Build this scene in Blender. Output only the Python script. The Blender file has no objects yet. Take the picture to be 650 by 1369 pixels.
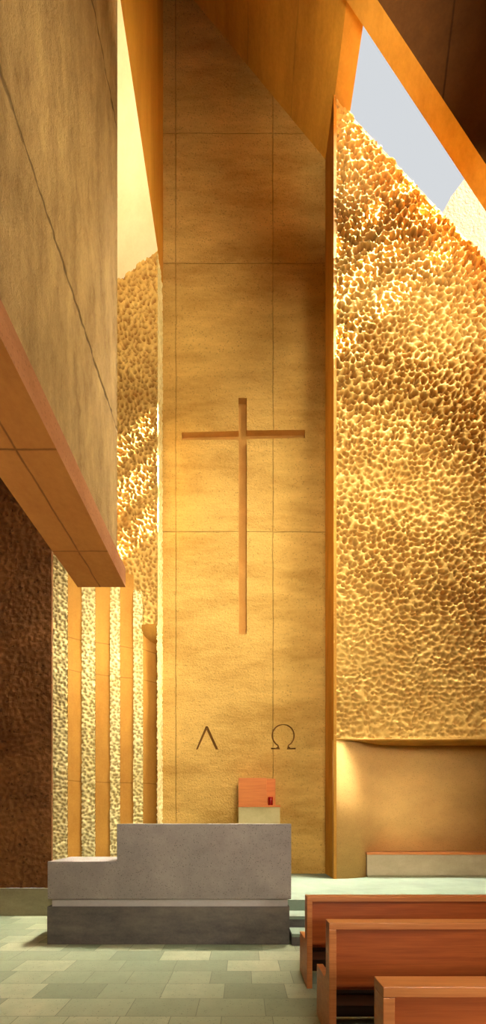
import bpy, bmesh, math, random
import numpy as np
from mathutils import Vector
random.seed(7); np.random.seed(7)
S = bpy.context.scene
C = S.collection
F = 560.0; CX = 325.0; HY = 1098.0; EYE = 1.55
def P(x, y, Y):            # measured pixel + depth -> place in metres (used only to take measurements)
    return ((x-CX)/F*Y, Y, EYE+(HY-y)/F*Y)
def srgb(r, g, b):
    f = lambda c: (c/255/12.92) if c/255 <= .04045 else ((c/255+.055)/1.055)**2.4
    return (f(r), f(g), f(b), 1)

# ------------------------------------------------------------------ materials
def newmat(name):
    m = bpy.data.materials.new(name); m.use_nodes = True
    nt = m.node_tree; nt.nodes.clear()
    out = nt.nodes.new('ShaderNodeOutputMaterial'); b = nt.nodes.new('ShaderNodeBsdfPrincipled')
    nt.links.new(b.outputs[0], out.inputs[0])
    return m, nt, b
def N(nt, t, **kw):
    n = nt.nodes.new(t)
    for k, v in kw.items():
        if k in n.inputs.keys(): n.inputs[k].default_value = v
        else: setattr(n, k, v)
    return n
def mathn(nt, op, a, b=None, c=None):
    n = nt.nodes.new('ShaderNodeMath'); n.operation = op
    for i, v in enumerate((a, b, c)):
        if v is None: continue
        if isinstance(v, (int, float)): n.inputs[i].default_value = v
        else: nt.links.new(v, n.inputs[i])
    return n.outputs[0]
def noise(nt, vec, scale, detail=4, rough=.6, stretch=None):
    if stretch:
        mp = nt.nodes.new('ShaderNodeMapping'); mp.inputs['Scale'].default_value = stretch
        nt.links.new(vec, mp.inputs[0]); vec = mp.outputs[0]
    n = N(nt, 'ShaderNodeTexNoise', Scale=scale, Detail=detail, Roughness=rough)
    nt.links.new(vec, n.inputs['Vector']); return n.outputs[0]
def ramp(nt, fac, stops):
    r = nt.nodes.new('ShaderNodeValToRGB'); e = r.color_ramp.elements
    while len(e) < len(stops): e.new(.5)
    for i, (p, c) in enumerate(stops): e[i].position = p; e[i].color = c
    nt.links.new(fac, r.inputs[0]); return r.outputs[0]
def mix(nt, fac, a, b, mode='MIX'):
    n = nt.nodes.new('ShaderNodeMix'); n.data_type = 'RGBA'; n.blend_type = mode
    for s, v in ((0, fac), (6, a), (7, b)):
        if isinstance(v, (int, float, tuple)): n.inputs[s].default_value = v
        else: nt.links.new(v, n.inputs[s])
    return n.outputs[2]

def concrete(name, dark, light, stretch=(1, 1, 1), blotch=.8, fine=30, bump=.4, bdist=.02,
             joints=(), jw=.012, pits=0, pit_scale=30, rough=.92, streak=.5, jdark=.35, jvar=.5, pit_shade=None):
    m, nt, b = newmat(name)
    tc = nt.nodes.new('ShaderNodeNewGeometry'); vec = tc.outputs['Position']
    n1 = noise(nt, vec, blotch, 5, .6, stretch)
    n2 = noise(nt, vec, blotch*5, 5, .65, stretch)
    n3 = noise(nt, vec, fine, 4, .7)
    f = mathn(nt, 'ADD', mathn(nt, 'MULTIPLY', n1, 1-streak*.5), mathn(nt, 'MULTIPLY', n2, streak*.5))
    f = mathn(nt, 'ADD', mathn(nt, 'MULTIPLY', f, .8), mathn(nt, 'MULTIPLY', n3, .2))
    col = ramp(nt, f, [(.36, dark), (.62, light)])
    h = mathn(nt, 'ADD', mathn(nt, 'MULTIPLY', n3, .6), mathn(nt, 'MULTIPLY', n2, .5))
    if pits:
        v = N(nt, 'ShaderNodeTexVoronoi', Scale=pit_scale); nt.links.new(vec, v.inputs['Vector'])
        pm = mathn(nt, 'MULTIPLY', mathn(nt, 'LESS_THAN', v.outputs['Distance'], .28),
                   mathn(nt, 'GREATER_THAN', noise(nt, vec, pit_scale*.7, 1), .52))
        col = mix(nt, mathn(nt, 'MULTIPLY', pm, pits), col, tuple(c*.25 for c in dark[:3])+(1,))
        h = mathn(nt, 'SUBTRACT', h, mathn(nt, 'MULTIPLY', pm, pits))
    if pit_shade:
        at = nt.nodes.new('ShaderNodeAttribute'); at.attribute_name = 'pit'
        pf = mathn(nt, 'MULTIPLY', mathn(nt, 'POWER', at.outputs['Fac'], 1.3), pit_shade[1])
        col = mix(nt, pf, col, pit_shade[0])  # pits tinted darker: cavity shade put into the colour
    if joints:
        wob = mathn(nt, 'MULTIPLY', mathn(nt, 'SUBTRACT', noise(nt, vec, 2.2, 5), .5), .05)
        tot = None
        for (nx, ny, nz, d) in joints:
            dt = nt.nodes.new('ShaderNodeVectorMath'); dt.operation = 'DOT_PRODUCT'
            nt.links.new(vec, dt.inputs[0]); dt.inputs[1].default_value = (nx, ny, nz)
            a = mathn(nt, 'ABSOLUTE', mathn(nt, 'SUBTRACT', mathn(nt, 'ADD', dt.outputs['Value'], wob), d))
            mm = nt.nodes.new('ShaderNodeMapRange'); nt.links.new(a, mm.inputs[0])
            mm.inputs[1].default_value = jw*.3; mm.inputs[2].default_value = jw; mm.inputs[3].default_value = 1; mm.inputs[4].default_value = 0
            tot = mm.outputs[0] if tot is None else mathn(nt, 'MAXIMUM', tot, mm.outputs[0])
        br = mathn(nt, 'MULTIPLY_ADD', noise(nt, vec, 3, 3), jvar*2, 1-jvar*1.1)
        tot2 = mathn(nt, 'MULTIPLY', tot, br)
        col = mix(nt, mathn(nt, 'MULTIPLY', tot2, 1-jdark), col, tuple(c*.3 for c in dark[:3])+(1,))
        h = mathn(nt, 'SUBTRACT', h, mathn(nt, 'MULTIPLY', tot2, .8))
    nt.links.new(col, b.inputs['Base Color'])
    b.inputs['Roughness'].default_value = rough
    b.inputs['Specular IOR Level'].default_value = .15
    bp = N(nt, 'ShaderNodeBump', Strength=bump, Distance=bdist)
    nt.links.new(h, bp.inputs['Height']); nt.links.new(bp.outputs[0], b.inputs['Normal'])
    return m

def wood(name, dark, light, rough=.38):
    m, nt, b = newmat(name)
    tc = nt.nodes.new('ShaderNodeTexCoord'); vec = tc.outputs['Object']
    n1 = noise(nt, vec, 2.2, 6, .65, (.35, 3, 9)); n2 = noise(nt, vec, 22, 4, .7, (.12, 2, 3))
    f = mathn(nt, 'ADD', mathn(nt, 'MULTIPLY', n1, .6), mathn(nt, 'MULTIPLY', n2, .4))
    col = ramp(nt, f, [(.36, dark), (.64, light)])
    nt.links.new(col, b.inputs['Base Color'])
    b.inputs['Roughness'].default_value = rough
    bp = N(nt, 'ShaderNodeBump', Strength=.12, Distance=.004)
    nt.links.new(n2, bp.inputs['Height']); nt.links.new(bp.outputs[0], b.inputs['Normal'])
    return m

def tiles(name):
    m, nt, b = newmat(name)
    tc = nt.nodes.new('ShaderNodeTexCoord'); vec = tc.outputs['Object']
    mp = nt.nodes.new('ShaderNodeMapping'); mp.inputs['Location'].default_value = (.17, .02, 0)
    nt.links.new(vec, mp.inputs[0])
    br = N(nt, 'ShaderNodeTexBrick', Scale=1.0)
    br.inputs['Color1'].default_value = (0, 0, 0, 1); br.inputs['Color2'].default_value = (1, 1, 1, 1)
    br.inputs['Mortar'].default_value = (.5, .5, .5, 1)
    br.inputs['Mortar Size'].default_value = .0035; br.inputs['Mortar Smooth'].default_value = .3
    br.inputs['Brick Width'].default_value = .56; br.inputs['Row Height'].default_value = .335
    br.offset = .37; br.offset_frequency = 2; br.squash = .72; br.squash_frequency = 3
    nt.links.new(mp.outputs[0], br.inputs['Vector'])
    sep = nt.nodes.new('ShaderNodeSeparateColor'); nt.links.new(br.outputs['Color'], sep.inputs[0])
    n1 = noise(nt, vec, 3.0, 6, .7); n2 = noise(nt, vec, 70, 3, .7)
    f = mathn(nt, 'ADD', mathn(nt, 'MULTIPLY', sep.outputs[0], .62), mathn(nt, 'MULTIPLY', n1, .55))
    f = mathn(nt, 'ADD', mathn(nt, 'MULTIPLY', f, .85), mathn(nt, 'MULTIPLY', n2, .12))
    col = ramp(nt, f, [(.12, srgb(112, 120, 94)), (.42, srgb(134, 142, 112)), (.68, srgb(152, 156, 124)), (.95, srgb(188, 184, 146))])
    v = N(nt, 'ShaderNodeTexVoronoi', Scale=55.0); nt.links.new(vec, v.inputs['Vector'])
    pm = mathn(nt, 'MULTIPLY', mathn(nt, 'LESS_THAN', v.outputs['Distance'], .25), mathn(nt, 'GREATER_THAN', noise(nt, vec, 25, 1), .56))
    col = mix(nt, mathn(nt, 'MULTIPLY', pm, .55), col, srgb(58, 60, 45))
    col = mix(nt, mathn(nt, 'MULTIPLY', br.outputs['Fac'], .6), col, srgb(70, 74, 56))
    nt.links.new(col, b.inputs['Base Color'])
    b.inputs['Roughness'].default_value = .62
    h = mathn(nt, 'SUBTRACT', mathn(nt, 'MULTIPLY', n2, .25), mathn(nt, 'ADD', br.outputs['Fac'], pm))
    bp = N(nt, 'ShaderNodeBump', Strength=.35, Distance=.006)
    nt.links.new(h, bp.inputs['Height']); nt.links.new(bp.outputs[0], b.inputs['Normal'])
    return m

def plain(name, col, rough=.5, **kw):
    m, nt, b = newmat(name); b.inputs['Base Color'].default_value = col; b.inputs['Roughness'].default_value = rough
    for k, v in kw.items(): b.inputs[k.replace('_', ' ')].default_value = v
    return m

u = 4.6/F
M = {}
wallx = P(365, 0, 8.8)[0]; wallx2 = P(235, 0, 8.8)[0]
zj = lambda y: P(0, y, 8.8)[2]
M['back'] = concrete('gold_board_concrete', srgb(182, 140, 68), srgb(226, 184, 102), (.5, 1, 1.7), 1.1, 24, .9, .04,
    joints=[(0, 0, 1, zj(178)), (0, 0, 1, zj(352)), (0, 0, 1, zj(711)), (1, 0, 0, wallx), (1, 0, 0, wallx2)], jw=.012, jdark=.72, pits=.35, pit_scale=22)
M['lining'] = concrete('cross_recess_concrete', srgb(190, 138, 70), srgb(216, 166, 90), (1, 1, 1), 1, 40, .2, .01)
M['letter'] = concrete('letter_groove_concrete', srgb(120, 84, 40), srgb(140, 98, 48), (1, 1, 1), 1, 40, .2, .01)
M['rough'] = concrete('chiselled_gold_concrete', srgb(192, 146, 72), srgb(236, 194, 110), (1, 1, 1.5), .9, 22, .5, .02, pit_shade=(srgb(150, 98, 42), .85))
M['roughpale'] = concrete('chiselled_pale_concrete', srgb(232, 210, 140), srgb(255, 240, 178), (1, 1, 1), 1.2, 26, .5, .02, pit_shade=(srgb(176, 140, 70), .7))
M['smooth'] = concrete('smooth_gold_concrete', srgb(172, 118, 46), srgb(204, 148, 66), (1, 1, .5), 1.1, 30, .15, .01,
    joints=[(0, 0, 1, 4.95), (0, 0, 1, 4.35), (0, 0, 1, 2.3)], jw=.014, jdark=.55)
M['lower'] = concrete('lower_tan_concrete', srgb(194, 150, 88), srgb(222, 178, 108), (.6, 1, 1), .8, 40, .45, .015, pits=.3, pit_scale=40)
M['side'] = concrete('block_edge_concrete', srgb(170, 118, 46), srgb(212, 154, 66), (1, 1, .3), 2, 30, .5, .02)
M['soffit'] = concrete('sloping_soffit_concrete', srgb(176, 120, 36), srgb(224, 164, 60), (1, .35, 1), 1.0, 20, .3, .02,
    joints=[(1, 0, 0, 1.0), (1, 0, 0, .1)], jw=.012, jdark=.75)
M['goldface'] = concrete('tall_gold_reveal_concrete', srgb(188, 124, 34), srgb(222, 158, 58), (1, 1, .15), 1.0, 20, .2, .02)
M['pale'] = concrete('pale_soffit_concrete', srgb(236, 214, 162), srgb(250, 232, 186), (1, 1, 1), 1.2, 30, .15, .01)
M['dark'] = concrete('shaded_rough_concrete', srgb(112, 72, 40), srgb(150, 100, 56), (1, 1, 1), 1.4, 22, .8, .03, pits=.5, pit_scale=12)  # the left wall's shadow is put into this dark base colour
M['shaderoof'] = concrete('shaded_roof_concrete', srgb(92, 56, 26), srgb(122, 76, 36), (1, 1, 1), .8, 20, .2, .02,
    joints=[(1, 0, -.02, 3.0)], jw=.02)  # backlit roof faces: their shade is put into the colour
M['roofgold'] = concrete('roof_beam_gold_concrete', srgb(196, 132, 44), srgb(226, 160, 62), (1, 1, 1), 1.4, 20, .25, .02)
zc = lambda k: EYE+k*u
M['hang'] = concrete('hanging_wall_concrete', srgb(146, 114, 66), srgb(196, 162, 102), (3, 2.6, .8), 1.8, 60, .9, .03,
    joints=[(0, 0, 1, zc(523)), (0, -.12, 1, zc(860))], jw=.028, jdark=.25, jvar=.35)
M['hangedge'] = concrete('hanging_wall_pink_edge', srgb(160, 104, 62), srgb(196, 136, 86), (1, .5, 1), 1.5, 45, .6, .02, pits=.3, pit_scale=40)
M['hangunder'] = concrete('hanging_wall_underside_concrete', srgb(150, 92, 42), srgb(184, 122, 60), (1, .4, 1), 1.2, 18, .2, .02,
    joints=[(1, 0, 0, -191*u), (0, 1, 0, .867*4.6), (0, 1, 0, 2.9)], jw=.012)
M['altar'] = concrete('altar_grey_tuff', srgb(148, 138, 132), srgb(174, 164, 154), (1, 1, 1), 2, 60, .5, .008, pits=.5, pit_scale=45)
M['altarbase'] = concrete('altar_dark_base_stone', srgb(88, 84, 82), srgb(128, 118, 108), (.8, 1, 2), 1.7, 30, .25, .008)
M['band'] = concrete('altar_pale_band_stone', srgb(184, 174, 168), srgb(206, 198, 192), (.5, 1, 1), 2, 40, .1, .005)
M['altartop'] = M['altar']
M['plinth'] = concrete('grey_plinth_stone', srgb(136, 128, 98), srgb(172, 164, 130), (.5, 1, 1.5), 1.5, 30, .15, .008)
M['platform'] = concrete('pale_green_platform_stone', srgb(134, 148, 130), srgb(154, 168, 148), (1, 1, 1), 1.2, 40, .08, .005, joints=[], rough=.7)
M['bench'] = concrete('grey_bench_stone', srgb(168, 152, 124), srgb(194, 178, 148), (.6, 1, 1), 2, 30, .15, .008, rough=.6)
M['pedestal'] = concrete('cream_pedestal_stone', srgb(196, 180, 128), srgb(220, 204, 152), (1, 1, 1), 2, 30, .1, .005)
M['floor'] = tiles('green_grey_stone_tiles')
M['pew'] = wood('pew_back_wood', srgb(146, 68, 26), srgb(186, 96, 42))
M['pewshade'] = wood('pew_shade_wood', srgb(70, 34, 18), srgb(92, 46, 24))  # wood toned dark to carry the shade under the seats
M['pewframe'] = wood('pew_frame_wood', srgb(182, 104, 52), srgb(216, 140, 78))
M['box'] = wood('box_wood', srgb(196, 104, 38), srgb(224, 134, 60), .65)
M['red'] = plain('red_glass', srgb(150, 20, 12), .15, Transmission_Weight=.3)
M['wax'] = plain('pale_wax', srgb(235, 215, 180), .5)
M['ext'] = concrete('sunlit_outer_concrete', srgb(104, 80, 62), srgb(120, 95, 74), (1, 1, 1), 1, 14, .5, .03)
M['shell'] = concrete('shell_concrete', srgb(150, 104, 56), srgb(180, 128, 74), (1, 1, 1), .8, 20, .3, .02)

# ------------------------------------------------------------------ mesh helpers
def obj(name, verts, faces, mat, parent=None, smooth=False, mats=None, midx=None):
    me = bpy.data.meshes.new(name); me.from_pydata([tuple(v) for v in verts], [], faces); me.update()
    o = bpy.data.objects.new(name, me); C.objects.link(o)
    for m in (mats or [mat]): me.materials.append(m)
    if midx: me.polygons.foreach_set('material_index', midx)
    if smooth: me.polygons.foreach_set('use_smooth', [True]*len(me.polygons))
    if parent:
        o.parent = parent; o.matrix_parent_inverse = parent.matrix_world.inverted() if False else o.matrix_parent_inverse
        L = parent.location
        if L.length: me.transform(__import__('mathutils').Matrix.Translation(-L))
    return o
BOXF = [(0, 3, 2, 1), (4, 5, 6, 7), (0, 1, 5, 4), (1, 2, 6, 5), (2, 3, 7, 6), (3, 0, 4, 7)]
def boxv(x0, x1, y0, y1, z0, z1):
    return [(x0, y0, z0), (x1, y0, z0), (x1, y1, z0), (x0, y1, z0), (x0, y0, z1), (x1, y0, z1), (x1, y1, z1), (x0, y1, z1)]
def box(name, b, mat, parent=None, bevel=0):
    o = obj(name, boxv(*b), BOXF, mat, parent)
    if bevel:
        bm = bmesh.new(); bm.from_mesh(o.data)
        bmesh.ops.bevel(bm, geom=list(bm.edges), offset=bevel, segments=2, profile=.6, affect='EDGES')
        bm.to_mesh(o.data); bm.free()
    return o
def prism(name, poly, axis, a, b, mat, parent=None, bevel=0, smooth=False):
    """poly in the two other axes, extruded along axis from a to b"""
    def v(p, t):
        return {'y': (p[0], t, p[1]), 'z': (p[0], p[1], t), 'x': (t, p[0], p[1])}[axis]
    n = len(poly)
    vs = [v(p, a) for p in poly]+[v(p, b) for p in poly]
    fs = [tuple(range(n)), tuple(range(2*n-1, n-1, -1))]+[(i, i+n, (i+1) % n+n, (i+1) % n) for i in range(n)]
    o = obj(name, vs, fs, mat, parent)
    bm = bmesh.new(); bm.from_mesh(o.data); bmesh.ops.recalc_face_normals(bm, faces=bm.faces)
    if bevel: bmesh.ops.bevel(bm, geom=list(bm.edges), offset=bevel, segments=2, profile=.6, affect='EDGES')
    bm.to_mesh(o.data); bm.free()
    return o
def thing(name, label, cat, loc=(0, 0, 0), group=None):
    o = bpy.data.objects.new(name, None); C.objects.link(o); o.location = loc; o.empty_display_size = .2
    return tag(o, label, cat, group)
def tag(o, label, cat, group=None):
    o['label'] = label; o['category'] = cat
    if group: o['group'] = group
    return o
def struct(o, label=None, cat='wall'):
    o['kind'] = 'structure'; o['label'] = label; o['category'] = cat
    return o

# cellular chiselled relief
def cells(U, V, cu, cv, seed, jit=.85):
    rs = np.random.RandomState(seed); T = rs.rand(256, 256, 2)
    gu = U/cu; gv = V/cv
    iu = np.floor(gu).astype(int); iv = np.floor(gv).astype(int)
    f1 = np.full(U.shape, 9.); f2 = np.full(U.shape, 9.)
    for du in (-1, 0, 1):
        for dv in (-1, 0, 1):
            a = (iu+du); b = (iv+dv); t = T[a % 256, b % 256]
            pu = a+.5+(t[..., 0]-.5)*jit+.5*(b % 2); pv = b+.5+(t[..., 1]-.5)*jit
            d = np.hypot(gu-pu, gv-pv)
            f2 = np.where(d < f1, f1, np.minimum(f2, d)); f1 = np.minimum(f1, d)
    return f1, f2
def vnoise(U, V, s, seed):
    rs = np.random.RandomState(seed); T = rs.rand(128, 128)
    a = U/s; b = V/s; i = np.floor(a).astype(int); j = np.floor(b).astype(int); x = a-i; y = b-j
    x = x*x*(3-2*x); y = y*y*(3-2*y); g = lambda p, q: T[p % 128, q % 128]
    return (g(i, j)*(1-x)+g(i+1, j)*x)*(1-y)+(g(i, j+1)*(1-x)+g(i+1, j+1)*x)*y
def relief(name, u0, u1, v0, v1, step, cu, cv, depth, place, mat, parent=None, top=None, seed=1, depthf=None, bottom=None, k=4.2, clampf=None):
    nu = max(2, int(round((u1-u0)/step))+1); nv = max(2, int(round((v1-v0)/step))+1)
    U, V = np.meshgrid(np.linspace(u0, u1, nu), np.linspace(v0, v1, nv))
    cut = None
    if top is not None:
        tv = top(U); cut = V > tv+1e-6; V = np.minimum(V, tv)
    cutb = None
    if bottom is not None:
        bv = bottom(U); cutb = V < bv-1e-6; V = np.maximum(V, bv)
    wu = U+(vnoise(U, V, cu*1.6, seed+5)-.5)*cu*.8; wv = V+(vnoise(U, V, cu*1.6, seed+9)-.5)*cv*.8
    f1, f2 = cells(wu, wv, cu, cv, seed)
    sz = .40+.16*vnoise(U, V, cu*.9, seed+7)   # pit radius in cells
    t = np.clip((f1-sz*.35)/(sz*1.15-sz*.35), 0, 1)
    pit = 1-t*t*(3-2*t)                        # 1 in the pits, 0 on the ridges
    w = np.exp(-k*(f2-f1))
    h = -pit-.30*(1-w)
    h = h+(vnoise(U, V, cu*4, seed+3)-.5)*.6+(vnoise(U, V, cu*.35, seed+4)-.5)*.22
    D = depth*(depthf(U, V) if depthf is not None else 1.0)
    h = h*D
    X, Y, Z = place(U, V, h)
    vs = np.stack([X, Y, Z], -1).reshape(-1, 3)
    idx = np.arange(nu*nv).reshape(nv, nu)
    q = np.stack([idx[:-1, :-1], idx[:-1, 1:], idx[1:, 1:], idx[1:, :-1]], -1).reshape(-1, 4)
    keep = np.ones(len(q), bool)
    for cc in (cut, cutb):
        if cc is not None:
            cr = cc.reshape(-1); keep &= ~cr[q].all(1)
    o = obj(name, vs.tolist(), q[keep].tolist(), mat, parent, smooth=True)
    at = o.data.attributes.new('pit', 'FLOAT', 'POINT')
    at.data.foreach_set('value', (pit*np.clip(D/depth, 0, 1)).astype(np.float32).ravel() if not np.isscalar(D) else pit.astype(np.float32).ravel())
    return o

# ------------------------------------------------------------------ floor, platform, steps
o = box('floor', (-5.4, 5.6, -4, 9.3, -.2, 0), M['floor']); struct(o, 'greenish grey stone tile floor of the nave', 'floor')
ALT_X0 = -262/106.; ALT_X1 = .595; AY0 = 5.27; AY1 = 5.98
plat = obj('floor_platform', [], [], M['platform']); bpy.data.objects.remove(plat)
vs = []; fs = []
def addb(b):
    n = len(vs); vs.extend(boxv(*b)); fs.extend([tuple(i+n for i in f) for f in BOXF])
addb((-2.6, .6, AY1, 6.9, 0, .45)); addb((.6, 5.2, 5.86, 6.9, 0, .45))
plat = obj('floor_platform', vs, fs, M['platform']); vs = []; fs = []
struct(plat, 'pale green raised stone platform behind the altar', 'floor')
o = box('platform', (-3.3, 5.2, 6.9, 9.0, 0, .45), M['platform'], plat)
st = thing('stone_step', 'lower pale stone step at the right end of the altar', 'step', (2.9, 5.4, 0), 'platform steps')
box('tread', (.61, 5.2, 5.21, 5.66, .11, .15), M['platform'], st); box('riser', (.61, 5.2, 5.225, 5.66, 0, .11), M['altarbase'], st)
st = thing('stone_step', 'upper pale stone step just below the raised platform', 'step', (2.9, 5.7, 0), 'platform steps')
box('tread', (.61, 5.2, 5.51, 5.858, .26, .30), M['platform'], st); box('riser', (.61, 5.2, 5.66, 5.858, 0, .26), M['altarbase'], st)
box('riser', (.61, 5.2, 5.525, 5.66, .151, .26), M['altarbase'], st)

# ------------------------------------------------------------------ shell
o = box('wall_front', (-5.4, 5.6, -4.2, -4, 0, 20), M['shell']); struct(o, 'plain concrete wall behind the viewer')
o = prism('wall_right', [(-4, 0), (9.2, 0), (9.2, 11.6), (7.15, 11.6), (7.15, 19), (-4, 19)], 'x', 5.2, 5.5, M['shell']); struct(o, 'plain tan concrete side wall beyond the pews')
o = box('wall_left', (-5.4, -5.2, -4, 9.2, 0, 14), M['shell']); struct(o, 'plain concrete side wall far left')

# left dark wall facing the camera with its plinth
xl = P(67, 0, 6.9)[0]
wl = box('wall_left_dark', (-5.2, xl, 6.95, 7.0, .45, 10.3), M['dark']); struct(wl, 'dark rough concrete wall in shade at the left edge')
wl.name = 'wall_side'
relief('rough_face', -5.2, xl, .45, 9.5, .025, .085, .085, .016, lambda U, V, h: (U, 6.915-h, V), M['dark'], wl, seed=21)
prism('trim_1', [(-5.2, 6.9), (-2.61, 6.9), (-2.61, 6.899), (-5.2, 6.899)], 'z', 0, .01, M['plinth'])
bpy.data.objects.remove(bpy.data.objects['trim_1'])
o = box('baseboard_left', (-5.2, -2.605, 6.86, 6.9, 0, .452), M['plinth'], bevel=.006); struct(o, 'grey stone plinth under the dark wall', 'baseboard')

# ------------------------------------------------------------------ back wall with carved cross and letters
zb = lambda y: P(0, y, 8.8)[2]; xb = lambda x: P(x, 0, 8.8)[0]
wb = box('wall_back', (-2.2, 2.2, 8.8, 9.3, .45, 20.2), M['back']); struct(wb, 'tall gold concrete wall carved with a cross')
def cutter(poly, d0, d1):
    return prism('cutter', poly, 'y', d0, d1, M['lining'])
cross = [(324.5-5.5, 532), (330, 532), (330, 575.5), (408, 574.5), (408, 585.5), (330, 587), (330, 848), (319, 848), (319, 588), (243, 588), (243, 578), (319, 576)]
cross = [(xb(x), zb(y)) for x, y in cross]
def stroke(pts, w, closed=False):
    L = []; R = []
    n = len(pts)
    for i, p in enumerate(pts):
        a = pts[max(i-1, 0)]; b = pts[min(i+1, n-1)]
        dx, dz = b[0]-a[0], b[1]-a[1]; l = math.hypot(dx, dz); nx, nz = -dz/l, dx/l
        ww = w[i] if isinstance(w, (list, tuple)) else w
        L.append((p[0]+nx*ww/2, p[1]+nz*ww/2)); R.append((p[0]-nx*ww/2, p[1]-nz*ww/2))
    return L+R[::-1]
lam = [(262, 1002), (275, 971), (278, 971), (292, 1002), (288.6, 1002), (276.3, 976), (264.4, 1002)]
lam = [(xb(x), zb(y)) for x, y in lam]
om = []
cxo, cyo, rx, ry = 378.7, 983.5, 14.6, 14.8
om_o = []; om_i = []
n = 34
for i in range(n+1):
    a = math.radians(-62+(304)*i/n)      # from lower right, counter-clockwise over the top to lower left
    wd = 1.1+.9*abs(math.cos(a))
    om_o.append((cxo+(rx+wd/2)*math.cos(a), cyo-(ry+wd/2)*math.sin(a)))
    om_i.append((cxo+(rx-wd/2)*math.cos(a), cyo-(ry-wd/2)*math.sin(a)))
# outer ring (right -> left), left foot, inner ring back, right foot
poly = om_o+[(369.0, 1000.2), (362.5, 999.6), (362.5, 1001.8), (374.5, 1001.8)]+om_i[::-1]+[(383.6, 1001.8), (395.5, 1001.8), (395.5, 999.6), (388.6, 1000.2)]
om = [(xb(x), zb(y)) for x, y in poly]
def carve(poly, depth):
    c = cutter(poly, 8.7, 8.8+depth)
    md = wb.modifiers.new('b', 'BOOLEAN'); md.operation = 'DIFFERENCE'; md.object = c; md.solver = 'EXACT'
    bpy.context.view_layer.update()
    dg = bpy.context.evaluated_depsgraph_get()
    me = bpy.data.meshes.new_from_object(wb.evaluated_get(dg))
    wb.modifiers.clear(); wb.data = me
    bpy.data.objects.remove(c)
def lining(name, poly, depth, mat):
    n = len(poly)
    cx = sum(p[0] for p in poly)/n
    v = [(x, 8.801, z) for x, z in poly]+[(x, 8.8+depth-.002, z) for x, z in poly]
    f = [tuple(range(n, 2*n))]+[(i, (i+1) % n, (i+1) % n+n, i+n) for i in range(n)]
    o = obj(name, v, f, mat)
    # shrink a hair so that it never lies in the wall's own cut faces
    bm = bmesh.new(); bm.from_mesh(o.data); bmesh.ops.recalc_face_normals(bm, faces=bm.faces)
    bm.normal_update()
    bm.to_mesh(o.data); bm.free()
    o.data.transform(__import__('mathutils').Matrix.Translation((0, 0, 0)))
    return o
for p, d, in ((cross, .13), (lam, .05), (om, .05)): carve(p, d)
def inset(poly, e):
    out = []; n = len(poly)
    A = sum(poly[i][0]*poly[(i+1) % n][1]-poly[(i+1) % n][0]*poly[i][1] for i in range(n))
    s = 1 if A > 0 else -1
    for i in range(n):
        a, b, c = poly[i-1], poly[i], poly[(i+1) % n]
        n1 = Vector((-(b[1]-a[1]), b[0]-a[0])).normalized()*s; n2 = Vector((-(c[1]-b[1]), c[0]-b[0])).normalized()*s
        m = n1+n2; m = m/(max(.3, m.dot(m)/2)) if m.length > 1e-4 else n1
        out.append((b[0]+m.x*e, b[1]+m.y*e))
    return out
tag(lining('carved_cross', inset(cross, .0012), .13, M['lining']), 'tall Latin cross carved as a recess in the gold back wall', 'cross')
tag(lining('carved_letter', inset(lam, .0008), .05, M['letter']), 'carved alpha letter without a crossbar, left below the cross', 'letter', 'carved Greek letters')
tag(lining('carved_letter', inset(om, .0008), .05, M['letter']), 'carved round omega letter, right below the cross', 'letter', 'carved Greek letters')

# ------------------------------------------------------------------ right wall block
XR = 1.736
topz = lambda X: 15.40-1.07*(X-1.77)
wr = prism('wall_back_right', [(XR, 3.14), (XR, topz(XR)-.05), (5.2, topz(5.2)-.05), (5.2, 3.14)], 'y', 8.13, 8.7, M['side'])
struct(wr, 'massive chiselled concrete wall block right of the cross')
def dfr(U, V):
    t = np.clip((V-3.1)/(12.3-3.1), 0, 1)
    e = np.minimum(np.clip((U-XR)/.06, 0, 1), np.clip((V-3.12)/.05, 0, 1))
    band = .85+.25*np.sin(V*1.9+U*.7)
    return (.34+.8*t)*band*e
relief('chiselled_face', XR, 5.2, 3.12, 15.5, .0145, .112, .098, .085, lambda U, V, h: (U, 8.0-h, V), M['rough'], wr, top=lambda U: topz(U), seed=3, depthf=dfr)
# block edge (left side face) top to bottom, top rim and bottom soffit
box('block_edge', (XR-.004, XR+.05, 8.0, 8.8, .45, 15.42), M['side'], wr)
o = prism('top_rim', [(XR, topz(XR)-.07), (XR, topz(XR)), (5.2, topz(5.2)), (5.2, topz(5.2)-.07)], 'y', 8.03, 8.7, M['rough'], wr)
low = [(XR, 8.005), (1.95, 8.03), (2.15, 8.10), (2.35, 8.22), (2.55, 8.37), (2.75, 8.50), (2.95, 8.57), (3.2, 8.60), (5.2, 8.60)]
o = prism('bottom_soffit', [(XR, 8.01), (5.2, 8.01), (5.2, 8.72), (XR, 8.72)], 'z', 3.10, 3.15, M['side'], wr)
lv = [(x, y, z) for z in (.45, 3.11) for x, y in low]; nl = len(low)
lf = [(i, i+1, i+1+nl, i+nl) for i in range(nl-1)]
o = obj('lower_panel', lv, lf, M['lower'], wr)
o.data.polygons.foreach_set('use_smooth', [True]*(nl-1))
md = o.modifiers.new('s', 'SOLIDIFY'); md.thickness = .08; md.offset = -1

# bench along the right wall
bn = thing('stone_bench', 'long grey stone bench with wooden seat edge against the right wall', 'bench', (3.8, 8.3, .45))
bx0 = P(491, 0, 8.2)[0]
box('base', (bx0+.02, 5.18, 8.22, 8.56, .45, .49), M['plinth'], bn)
box('bench_block', (bx0, 5.18, 8.2, 8.57, .49, .895), M['bench'], bn, .006)
box('seat', (bx0-.01, 5.18, 8.185, 8.585, .897, .945), M['pewframe'], bn, .006)

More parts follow.
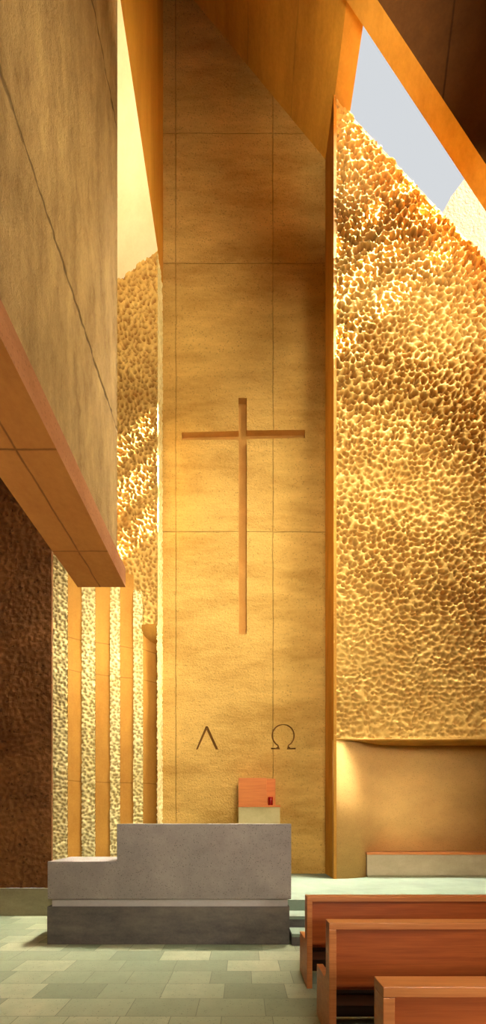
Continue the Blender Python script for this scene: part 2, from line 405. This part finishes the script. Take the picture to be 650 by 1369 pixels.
# ------------------------------------------------------------------ left rough panel, fins, gold reveal, pale soffit
XL = -1.68; ZP = 11.25+EYE
pa = (XL, 8.25); pb_ = (-4.2, 8.243)
ZPL = lambda X: ZP-.69*(XL-X)
dx = pb_[0]-pa[0]; dy = pb_[1]-pa[1]; Lp = math.hypot(dx, dy); ux, uy = dx/Lp, dy/Lp
nx_, ny_ = uy, -ux            # candidate normal
if ny_ > 0: nx_, ny_ = -nx_, -ny_
ZB = P(0, 837, 8.3)[2]
rp = box('wall_back_left', (-4.2, XL-.05, 8.40, 8.55, 5.6, 11.9), M['smooth'])
struct(rp, 'tall chiselled gold panel left of the cross wall')
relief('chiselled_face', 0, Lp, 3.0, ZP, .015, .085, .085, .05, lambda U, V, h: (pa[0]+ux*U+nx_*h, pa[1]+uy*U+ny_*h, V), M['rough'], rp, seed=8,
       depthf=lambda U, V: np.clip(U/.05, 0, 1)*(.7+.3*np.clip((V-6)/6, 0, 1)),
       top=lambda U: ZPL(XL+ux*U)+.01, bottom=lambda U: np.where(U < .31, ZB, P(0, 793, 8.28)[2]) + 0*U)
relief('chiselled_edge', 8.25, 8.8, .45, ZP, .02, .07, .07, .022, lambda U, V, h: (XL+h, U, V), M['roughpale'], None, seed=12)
o = bpy.data.objects['chiselled_edge']; o.name = 'wall_edge'; struct(o, 'bright narrow chiselled edge beside the cross wall')
# fins: rough pale end face + slanting smooth face
FY = [7.60, 7.85, 8.05, 8.20]; FX = [(67, 87), (109, 125), (147, 159), (178, 190)]; NX = [(109, 7.85), (147, 8.05), (178, 8.20), (212, 8.5)]
FL = ['leftmost wide pale chiselled fin beside the dark wall', 'second pale chiselled fin from the left, above the altar step',
      'third narrow pale chiselled fin, its top under the hanging beam', 'rightmost narrow chiselled fin rising into the rough panel']
FT = [5.9, 5.9, 5.9, P(0, 791, 8.3)[2]]
FT = [8.2, 7.6, 6.4, P(0, 791, 8.3)[2]]
for i in range(4):
    Y = FY[i]; x0 = P(FX[i][0], 0, Y)[0]; x1 = P(FX[i][1], 0, Y)[0]
    if i == 0: x0 -= .35
    x2, y2 = P(NX[i][0], 0, NX[i][1])[0], NX[i][1]
    tp = FT[i] if i < 3 else P(0, 791, 8.3)[2]
    fn = thing('concrete_fin', FL[i], 'fin', ((x0+x1)/2, Y, .45), 'concrete fins left of the cross wall')
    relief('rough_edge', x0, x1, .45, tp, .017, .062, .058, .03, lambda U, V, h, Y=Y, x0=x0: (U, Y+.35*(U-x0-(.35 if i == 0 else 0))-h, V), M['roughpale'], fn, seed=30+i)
    tpf = tp if i < 3 else ZB+.02
    o = obj('smooth_face', [(x1-.004, Y+.35*(x1-x0-(.35 if i == 0 else 0))+.03, .45), (x2, y2+.04, .45), (x2, y2+.04, tpf), (x1-.004, Y+.35*(x1-x0-(.35 if i == 0 else 0))+.03, tpf)], [(0, 1, 2, 3)], M['smooth'], fn)
    md = o.modifiers.new('s', 'SOLIDIFY'); md.thickness = .05; md.offset = -1
# concave soffit notch at the foot of the rough panel
cv = []; nseg = 8
xA, yA = P(190, 0, 8.20)[0], 8.20
for k in range(nseg+1):
    t = k/nseg; z = ZB-.02-.26*math.sqrt(max(0, 1-(1-t)**2)) if False else ZB-.28*math.sin(t*math.pi/2)
    yy = 8.22+.30*(1-math.cos(t*math.pi/2))
    cv.append((yy, z))
nv = []; nf = []
for k, (yy, z) in enumerate(cv):
    nv += [(xA-.02, yy+.02, z), (XL-.03, yy-.02, z)]
    if k: nf.append((2*k-2, 2*k-1, 2*k+1, 2*k))
obj('curved_notch', nv, nf, M['side'], rp, smooth=True)

# tall gold reveal above, pale horizontal soffit
o = box('wall_upper_left', (XL-.25, XL, -4, 8.8, ZP+.004, 19.9), M['goldface']); struct(o, 'tall smooth orange gold wall face left of the cross wall')
o = obj('ceiling_pale', [(-5.2, -4, ZPL(-5.2)), (XL, -4, ZP), (XL, 8.26, ZP), (-2.75, 8.33, ZPL(-2.75)), (-5.2, 8.45, ZPL(-5.2))], [(4, 3, 2, 1, 0)], M['pale'])
md = o.modifiers.new('s', 'SOLIDIFY'); md.thickness = .1; md.offset = -1
struct(o, 'pale smooth soffit high at upper left', 'ceiling')
box('rear_seal', (-5.2, -1.7, 9.0, 9.2, .45, 12.8), M['smooth'])
o = bpy.data.objects['rear_seal']; o.name = 'wall_rear_left'; struct(o, 'plain concrete wall behind the fins')

# ------------------------------------------------------------------ sloping soffit and roof
ZS = 15.42
zl = ZS+1.21*(1.76-XL)
o = prism('ceiling_slope', [(1.76, ZS), (XL, zl), (XL, zl+.25), (1.76, ZS+.28)], 'y', -4, 8.8, M['soffit']); struct(o, 'steep sloping gold concrete soffit above the cross wall', 'ceiling')
rd = prism('ceiling_ridge', [(1.755, ZS), (2.07, ZS-.16), (2.07, ZS+.1), (1.755, ZS+.26)], 'y', 6.6, 12.5, M['roofgold']); struct(rd, 'bright gold edge of the roof beside the sky opening', 'ceiling')

E1 = Vector(P(463, 0, 6.95)); E2 = Vector(P(650, 283, 7.30)); N1 = Vector(P(505, 0, 6.70)); N2 = Vector(P(650, 220, 6.95))
def ext(a, b, X): return a+(b-a)*((X-a.x)/(b.x-a.x))
Ea, Eb = ext(E1, E2, 1.6), ext(E1, E2, 5.25); Na, Nb = ext(N1, N2, 1.6), ext(N1, N2, 5.25)
up = Vector((0, -1.2, 3.2)); uo = Vector((0, 0, .5))
rb = thing('roof_beam', 'diagonal concrete roof beam crossing below the sky opening', 'beam', tuple(Ea))
def quadslab(name, pts, mat, parent=None):
    return obj(name, pts, [(0, 1, 2, 3)], mat, parent)
quadslab('beam_underside', [Ea, Eb, Nb, Na], M['roofgold'], rb)
quadslab('beam_face', [Na, Nb, Nb+up, Na+up], M['shaderoof'], rb)
quadslab('beam_outer_face', [Ea, Eb, Eb+Vector((0, -1.35, 3.4)), Ea+Vector((0, -1.35, 3.4))], M['roofgold'], rb)
Ca = Na+up; Cb = Nb+up
o = obj('ceiling_right', [Ca, Cb, (Cb.x, -4, Cb.z), (Ca.x, -4, Ca.z)], [(0, 1, 2, 3)], M['shaderoof']); struct(o, 'dark concrete roof over the pews', 'ceiling')
md = o.modifiers.new('s', 'SOLIDIFY'); md.thickness = .1; md.offset = 1
o = box('wall_ridge', (1.5, 1.755, -4, 6.9, ZS+.2, 19.9), M['shaderoof']); struct(o, 'dark concrete upstand beside the ridge')
# outer wall seen through the opening
pts = [P(588, 292, 10.5), P(604, 262, 10.5), P(640, 215, 10.5), P(760, 90, 10.5), P(760, 420, 10.5), P(588, 420, 10.5)]
ew = prism('wall_outer', [(p[0], p[2]) for p in pts], 'y', 10.5, 10.9, M['ext']); struct(ew, 'sunlit outer concrete wall seen through the opening')

tw = thing('sun_block', 'unseen sun blocker', 'tower') if False else None  # plates and bars below are added out of view to cut sun streaks
o = box('sun_block_top', (12, 12.4, 3, 9.5, 22.1, 27), M['ext']); struct(o, 'unseen plate added to block the sun above the streaks')
o = box('sun_block_bar', (12, 12.3, 3, 9.5, 21.15, 21.33), M['ext']); struct(o, 'upper unseen bar added to split the sun streaks')
o = box('sun_block_bar', (12, 12.3, 3, 9.5, 20.15, 20.33), M['ext']); struct(o, 'unseen bar added to split the sun streaks')
o = box('sun_block_low', (12, 12.4, 3, 9.5, 13, 19.4), M['ext']); struct(o, 'unseen plate added to block the sun below the streaks')

# ------------------------------------------------------------------ hanging wall on the left
k = lambda a: a*u
Z0 = EYE+k(313); YE = 4.6
prof_side = [(-157, 313), (-157, 338), (-168, 362)]
hw = thing('hanging_wall', 'huge suspended concrete wall filling the upper left', 'beam', (k(-195), YE, Z0))
ZT = 12.75
x168, x157, x222 = k(-168), k(-157), k(-221)
def ystrip(name, quads, mat):
    vs = []; fs = []
    for q in quads:
        n = len(vs); vs += q; fs.append(tuple(range(n, n+len(q))))
    return obj(name, vs, fs, mat, hw)
Y0 = -3.95
zA, zB_ = EYE+k(338), EYE+k(362)
# main face (vertical) gridded for relief
relief('main_face', .3, YE, zB_, ZT, .04, .10, .10, .010, lambda U, V, h: (x168+h, U, V), M['hang'], hw, seed=44)
ystrip('outer_shell', [[(x168, Y0, zB_), (x168, .3, zB_), (x168, .3, ZT), (x168, Y0, ZT)],
                       [(x168, YE, zB_), (x222, YE, zB_), (x222, YE, ZT), (x168, YE, ZT)],
                       [(x222, YE, Z0), (x222, Y0, Z0), (x222, Y0, ZT), (x222, YE, ZT)],
                       [(x157, YE, Z0), (x222, YE, Z0), (x222, YE, zB_), (x168, YE, zB_), (x157, YE, zA)]], M['hang'])
ystrip('sloped_edge', [[(x157, Y0, Z0), (x157, YE, Z0), (x157, YE, zA), (x157, Y0, zA)],
                       [(x157, Y0, zA), (x157, YE, zA), (x168, YE, zB_), (x168, Y0, zB_)]], M['hangedge'])
ystrip('underside', [[(x157, Y0, Z0), (x222, Y0, Z0), (x222, YE, Z0), (x157, YE, Z0)]], M['hangunder'])

# ------------------------------------------------------------------ altar
al = thing('stone_altar', 'stepped grey stone altar block with dark base and pale band', 'altar', ((ALT_X0+ALT_X1)/2, AY0, 0))
zz = lambda y: EYE+(HY-y)*AY0/F
xx = lambda x: (x-CX)*AY0/F
z1 = zz(1212); z2 = zz(1202); zlow = zz(1151.5); zt = zz(1101.3)
box('dark_base', (xx(63), ALT_X1-.01, AY0-.0, AY1, 0, z1), M['altarbase'], al, .006)
box('pale_band', (xx(69), ALT_X1-.03, AY0+.015, AY1-.02, z1, z2), M['band'], al)
prism('upper_block', [(xx(64), z2), (xx(64), zlow), (xx(156.5), zlow), (xx(156.5), zt), (xx(389.5), zt), (xx(389.5), z2)], 'y', AY0-.01, AY1-.005, M['altar'], al, .008)

# tabernacle pedestal and wooden box behind
TY = 8.3; tz = lambda y: EYE+(HY-y)*TY/F; tx = lambda x: (x-CX)*TY/F
pd = thing('stone_pedestal', 'cream stone pedestal behind the altar against the cross wall', 'pedestal', (tx(347), TY, .45))
box('block', (tx(319), tx(374.5), TY, 8.78, .45, tz(1079)), M['pedestal'], pd, .005)
box('wood_ledge', (tx(318.5), tx(375), TY-.01, 8.78, tz(1079), tz(1076.5)), M['box'], pd)
tb = thing('wooden_tabernacle', 'orange wooden box standing on the cream pedestal', 'tabernacle', (tx(338), TY, tz(1076.5)))
box('main_box', (tx(319), tx(356.5), TY, 8.75, tz(1076.5), tz(1040)), M['box'], tb, .004)
box('side_box', (tx(356.5), tx(369.5), TY+.2, 8.75, tz(1076.5), tz(1041)+.02), M['box'], tb, .004)
def lathe(name, prof, c, mat, parent, n=20):
    vs = []; fs = []
    for r, z in prof:
        for i in range(n):
            a = 2*math.pi*i/n; vs.append((c[0]+r*math.cos(a), c[1]+r*math.sin(a), c[2]+z))
    for j in range(len(prof)-1):
        for i in range(n): fs.append((j*n+i, j*n+(i+1) % n, (j+1)*n+(i+1) % n, (j+1)*n+i))
    fs.append(tuple(range(n))[::-1])
    return obj(name, vs, fs, mat, parent, smooth=True)
cl = thing('sanctuary_lamp', 'small red glass candle lamp beside the wooden box', 'lamp', (tx(362.3), TY+.1, tz(1076.5)))
cc = tuple(cl.location)
lathe('red_glass', [(.044, 0), (.05, .02), (.05, .165), (.046, .17), (.044, .16), (.044, .03)], cc, M['red'], cl)
lathe('candle', [(.012, .032), (.012, .12), (.001, .125)], cc, M['wax'], cl, 12)

# ------------------------------------------------------------------ pews
PX = .593; PX1 = 5.0
def pew(Y, z, label, first=None):
    pt = thing('church_pew', label, 'pew', (PX, Y, 0), 'wooden pews on the right')
    st = .05
    box('back_panel', (PX+st, PX1-st, Y+.03, Y+.09, .40, .80), M['pew'], pt)
    box('top_rail', (PX+st*.0, PX1, Y, Y+.125, .805, .85), M['pewframe'], pt, .004)
    prism('end_panel', [(Y, 0), (Y, .804), (Y+.125, .804), (Y+.125, .46), (Y+.16, .42), (Y+.485, .405), (Y+.485, 0)], 'x', PX, PX+st, M['pewframe'], pt, .003)
    prism('end_panel', [(Y, 0), (Y, .804), (Y+.125, .804), (Y+.125, .46), (Y+.16, .42), (Y+.485, .405), (Y+.485, 0)], 'x', PX1-st, PX1, M['pewframe'], pt, .003)
    box('seat', (PX+st, PX1-st, Y+.10, Y+.47, .35, .385), M['pew'], pt, .004)
    box('under_seat_shade', (PX+st, PX1-st, Y+.40, Y+.42, .02, .349), M['pewshade'], pt)  # dark sheet added to stand for the shade under the seat
    box('lower_rail', (PX+st, PX1-st, Y+.14, Y+.17, .22, .30), M['pewshade'], pt, .003)
    return pt
pew(3.88, 0, 'farthest wooden pew, nearest to the altar steps')
pew(2.88, 0, 'middle wooden pew between the other two')
pew(1.77, 0, 'nearest wooden pew at the bottom right corner')

# ------------------------------------------------------------------ light
w = bpy.data.worlds.new('World'); S.world = w; w.use_nodes = True
bg = w.node_tree.nodes['Background']; bg.inputs[0].default_value = srgb(222, 226, 230); bg.inputs[1].default_value = .92
def sun(d, e, col, ang=.6):
    l = bpy.data.lights.new('sun', 'SUN'); l.energy = e; l.color = col; l.angle = math.radians(ang)
    o = bpy.data.objects.new('sun', l); C.objects.link(o); o.rotation_euler = Vector(d).to_track_quat('-Z', 'Y').to_euler()
def area(name, loc, tgt, size, e, col, sy=None):
    l = bpy.data.lights.new(name, 'AREA'); l.energy = e; l.color = col; l.size = size
    if sy: l.shape = 'RECTANGLE'; l.size_y = sy
    o = bpy.data.objects.new(name, l); C.objects.link(o); o.location = loc
    o.rotation_euler = (Vector(tgt)-Vector(loc)).to_track_quat('-Z', 'Y').to_euler()
def spread(deg): bpy.data.lights[-1]
WARM = (1, .9, .66)
sun((-5, .5, -4.4), 250, (1, .88, .66))
def light(name, loc, tgt, size, e, col, spr=180):
    area(name, loc, tgt, size, e, col)
    l = C.objects[-1].data; l.spread = math.radians(spr)
light('main_fill', (1.6, -1.2, 6.5), (-1.0, 8.8, 6.8), 2.0, 95, WARM, 62)
light('low_fill', (1.6, -1.2, 5.5), (-.4, 8.8, 2.5), 2.0, 32, WARM, 75)
light('skylight_graze', (3.4, 5.3, 12.0), (3.2, 8.2, 8.0), 1.2, 130, WARM, 150)
light('side_fill', (4.6, 5.2, 9.5), (-1.6, 8.3, 4.0), 1.0, 100, WARM, 110)  # added lamp inside the room, no opening on this side
light('fin_fill', (4.4, 4.4, 6.2), (-2.9, 7.7, 4.6), .6, 17, (1, .92, .7), 26)  # extra lamp added to brighten the fins
light('nave_fill', (1.2, -1.2, 6.2), (-.6, 6, .8), 2, 72, (1, .93, .82), 110)
light('floor_bounce', (-3.0, -.2, .4), (-1.6, 3.6, 4.2), 1.2, 34, (1, .86, .62), 80)
light('pew_fill', (2.0, -1.6, 1.95), (1.5, 1.77, .6), .5, 12, (1, .9, .74), 60)
light('bench_fill', (2.2, -.4, 4.2), (3.3, 8.5, 1.8), 1, 16, WARM, 30)
light('sky_above', (3.6, 7.5, 18.8), (.8, 6.9, 0), 1.6, 1700, (1, .94, .8), 70)
light('floor_fill', (1.3, 6.6, 14.7), (-3.2, 5.9, 0), .5, 70, (1, .97, .84), 34)  # lamp added under the closed soffit to brighten the floor left of the altar
light('ridge_bounce', (1.6, 4.2, 11.0), (2.2, 8, 15.6), 1.0, 18, WARM, 45)
light('soffit_bounce', (1.5, 3.4, 8.3), (-2, 7.4, 12.8), .8, 50, WARM, 50)

cam = bpy.data.cameras.new('camera'); co = bpy.data.objects.new('camera', cam); C.objects.link(co)
co.location = (0, 0, EYE); co.rotation_euler = (math.radians(90), 0, 0)
cam.sensor_fit = 'VERTICAL'; cam.sensor_height = 36; cam.lens = 36*F/1369
cam.shift_y = (HY-1369/2)/1369; cam.shift_x = 0; cam.clip_start = .05
S.camera = co
S.view_settings.view_transform = 'Standard'; S.view_settings.look = 'None'
S.cycles.max_bounces = 8; S.cycles.diffuse_bounces = 4
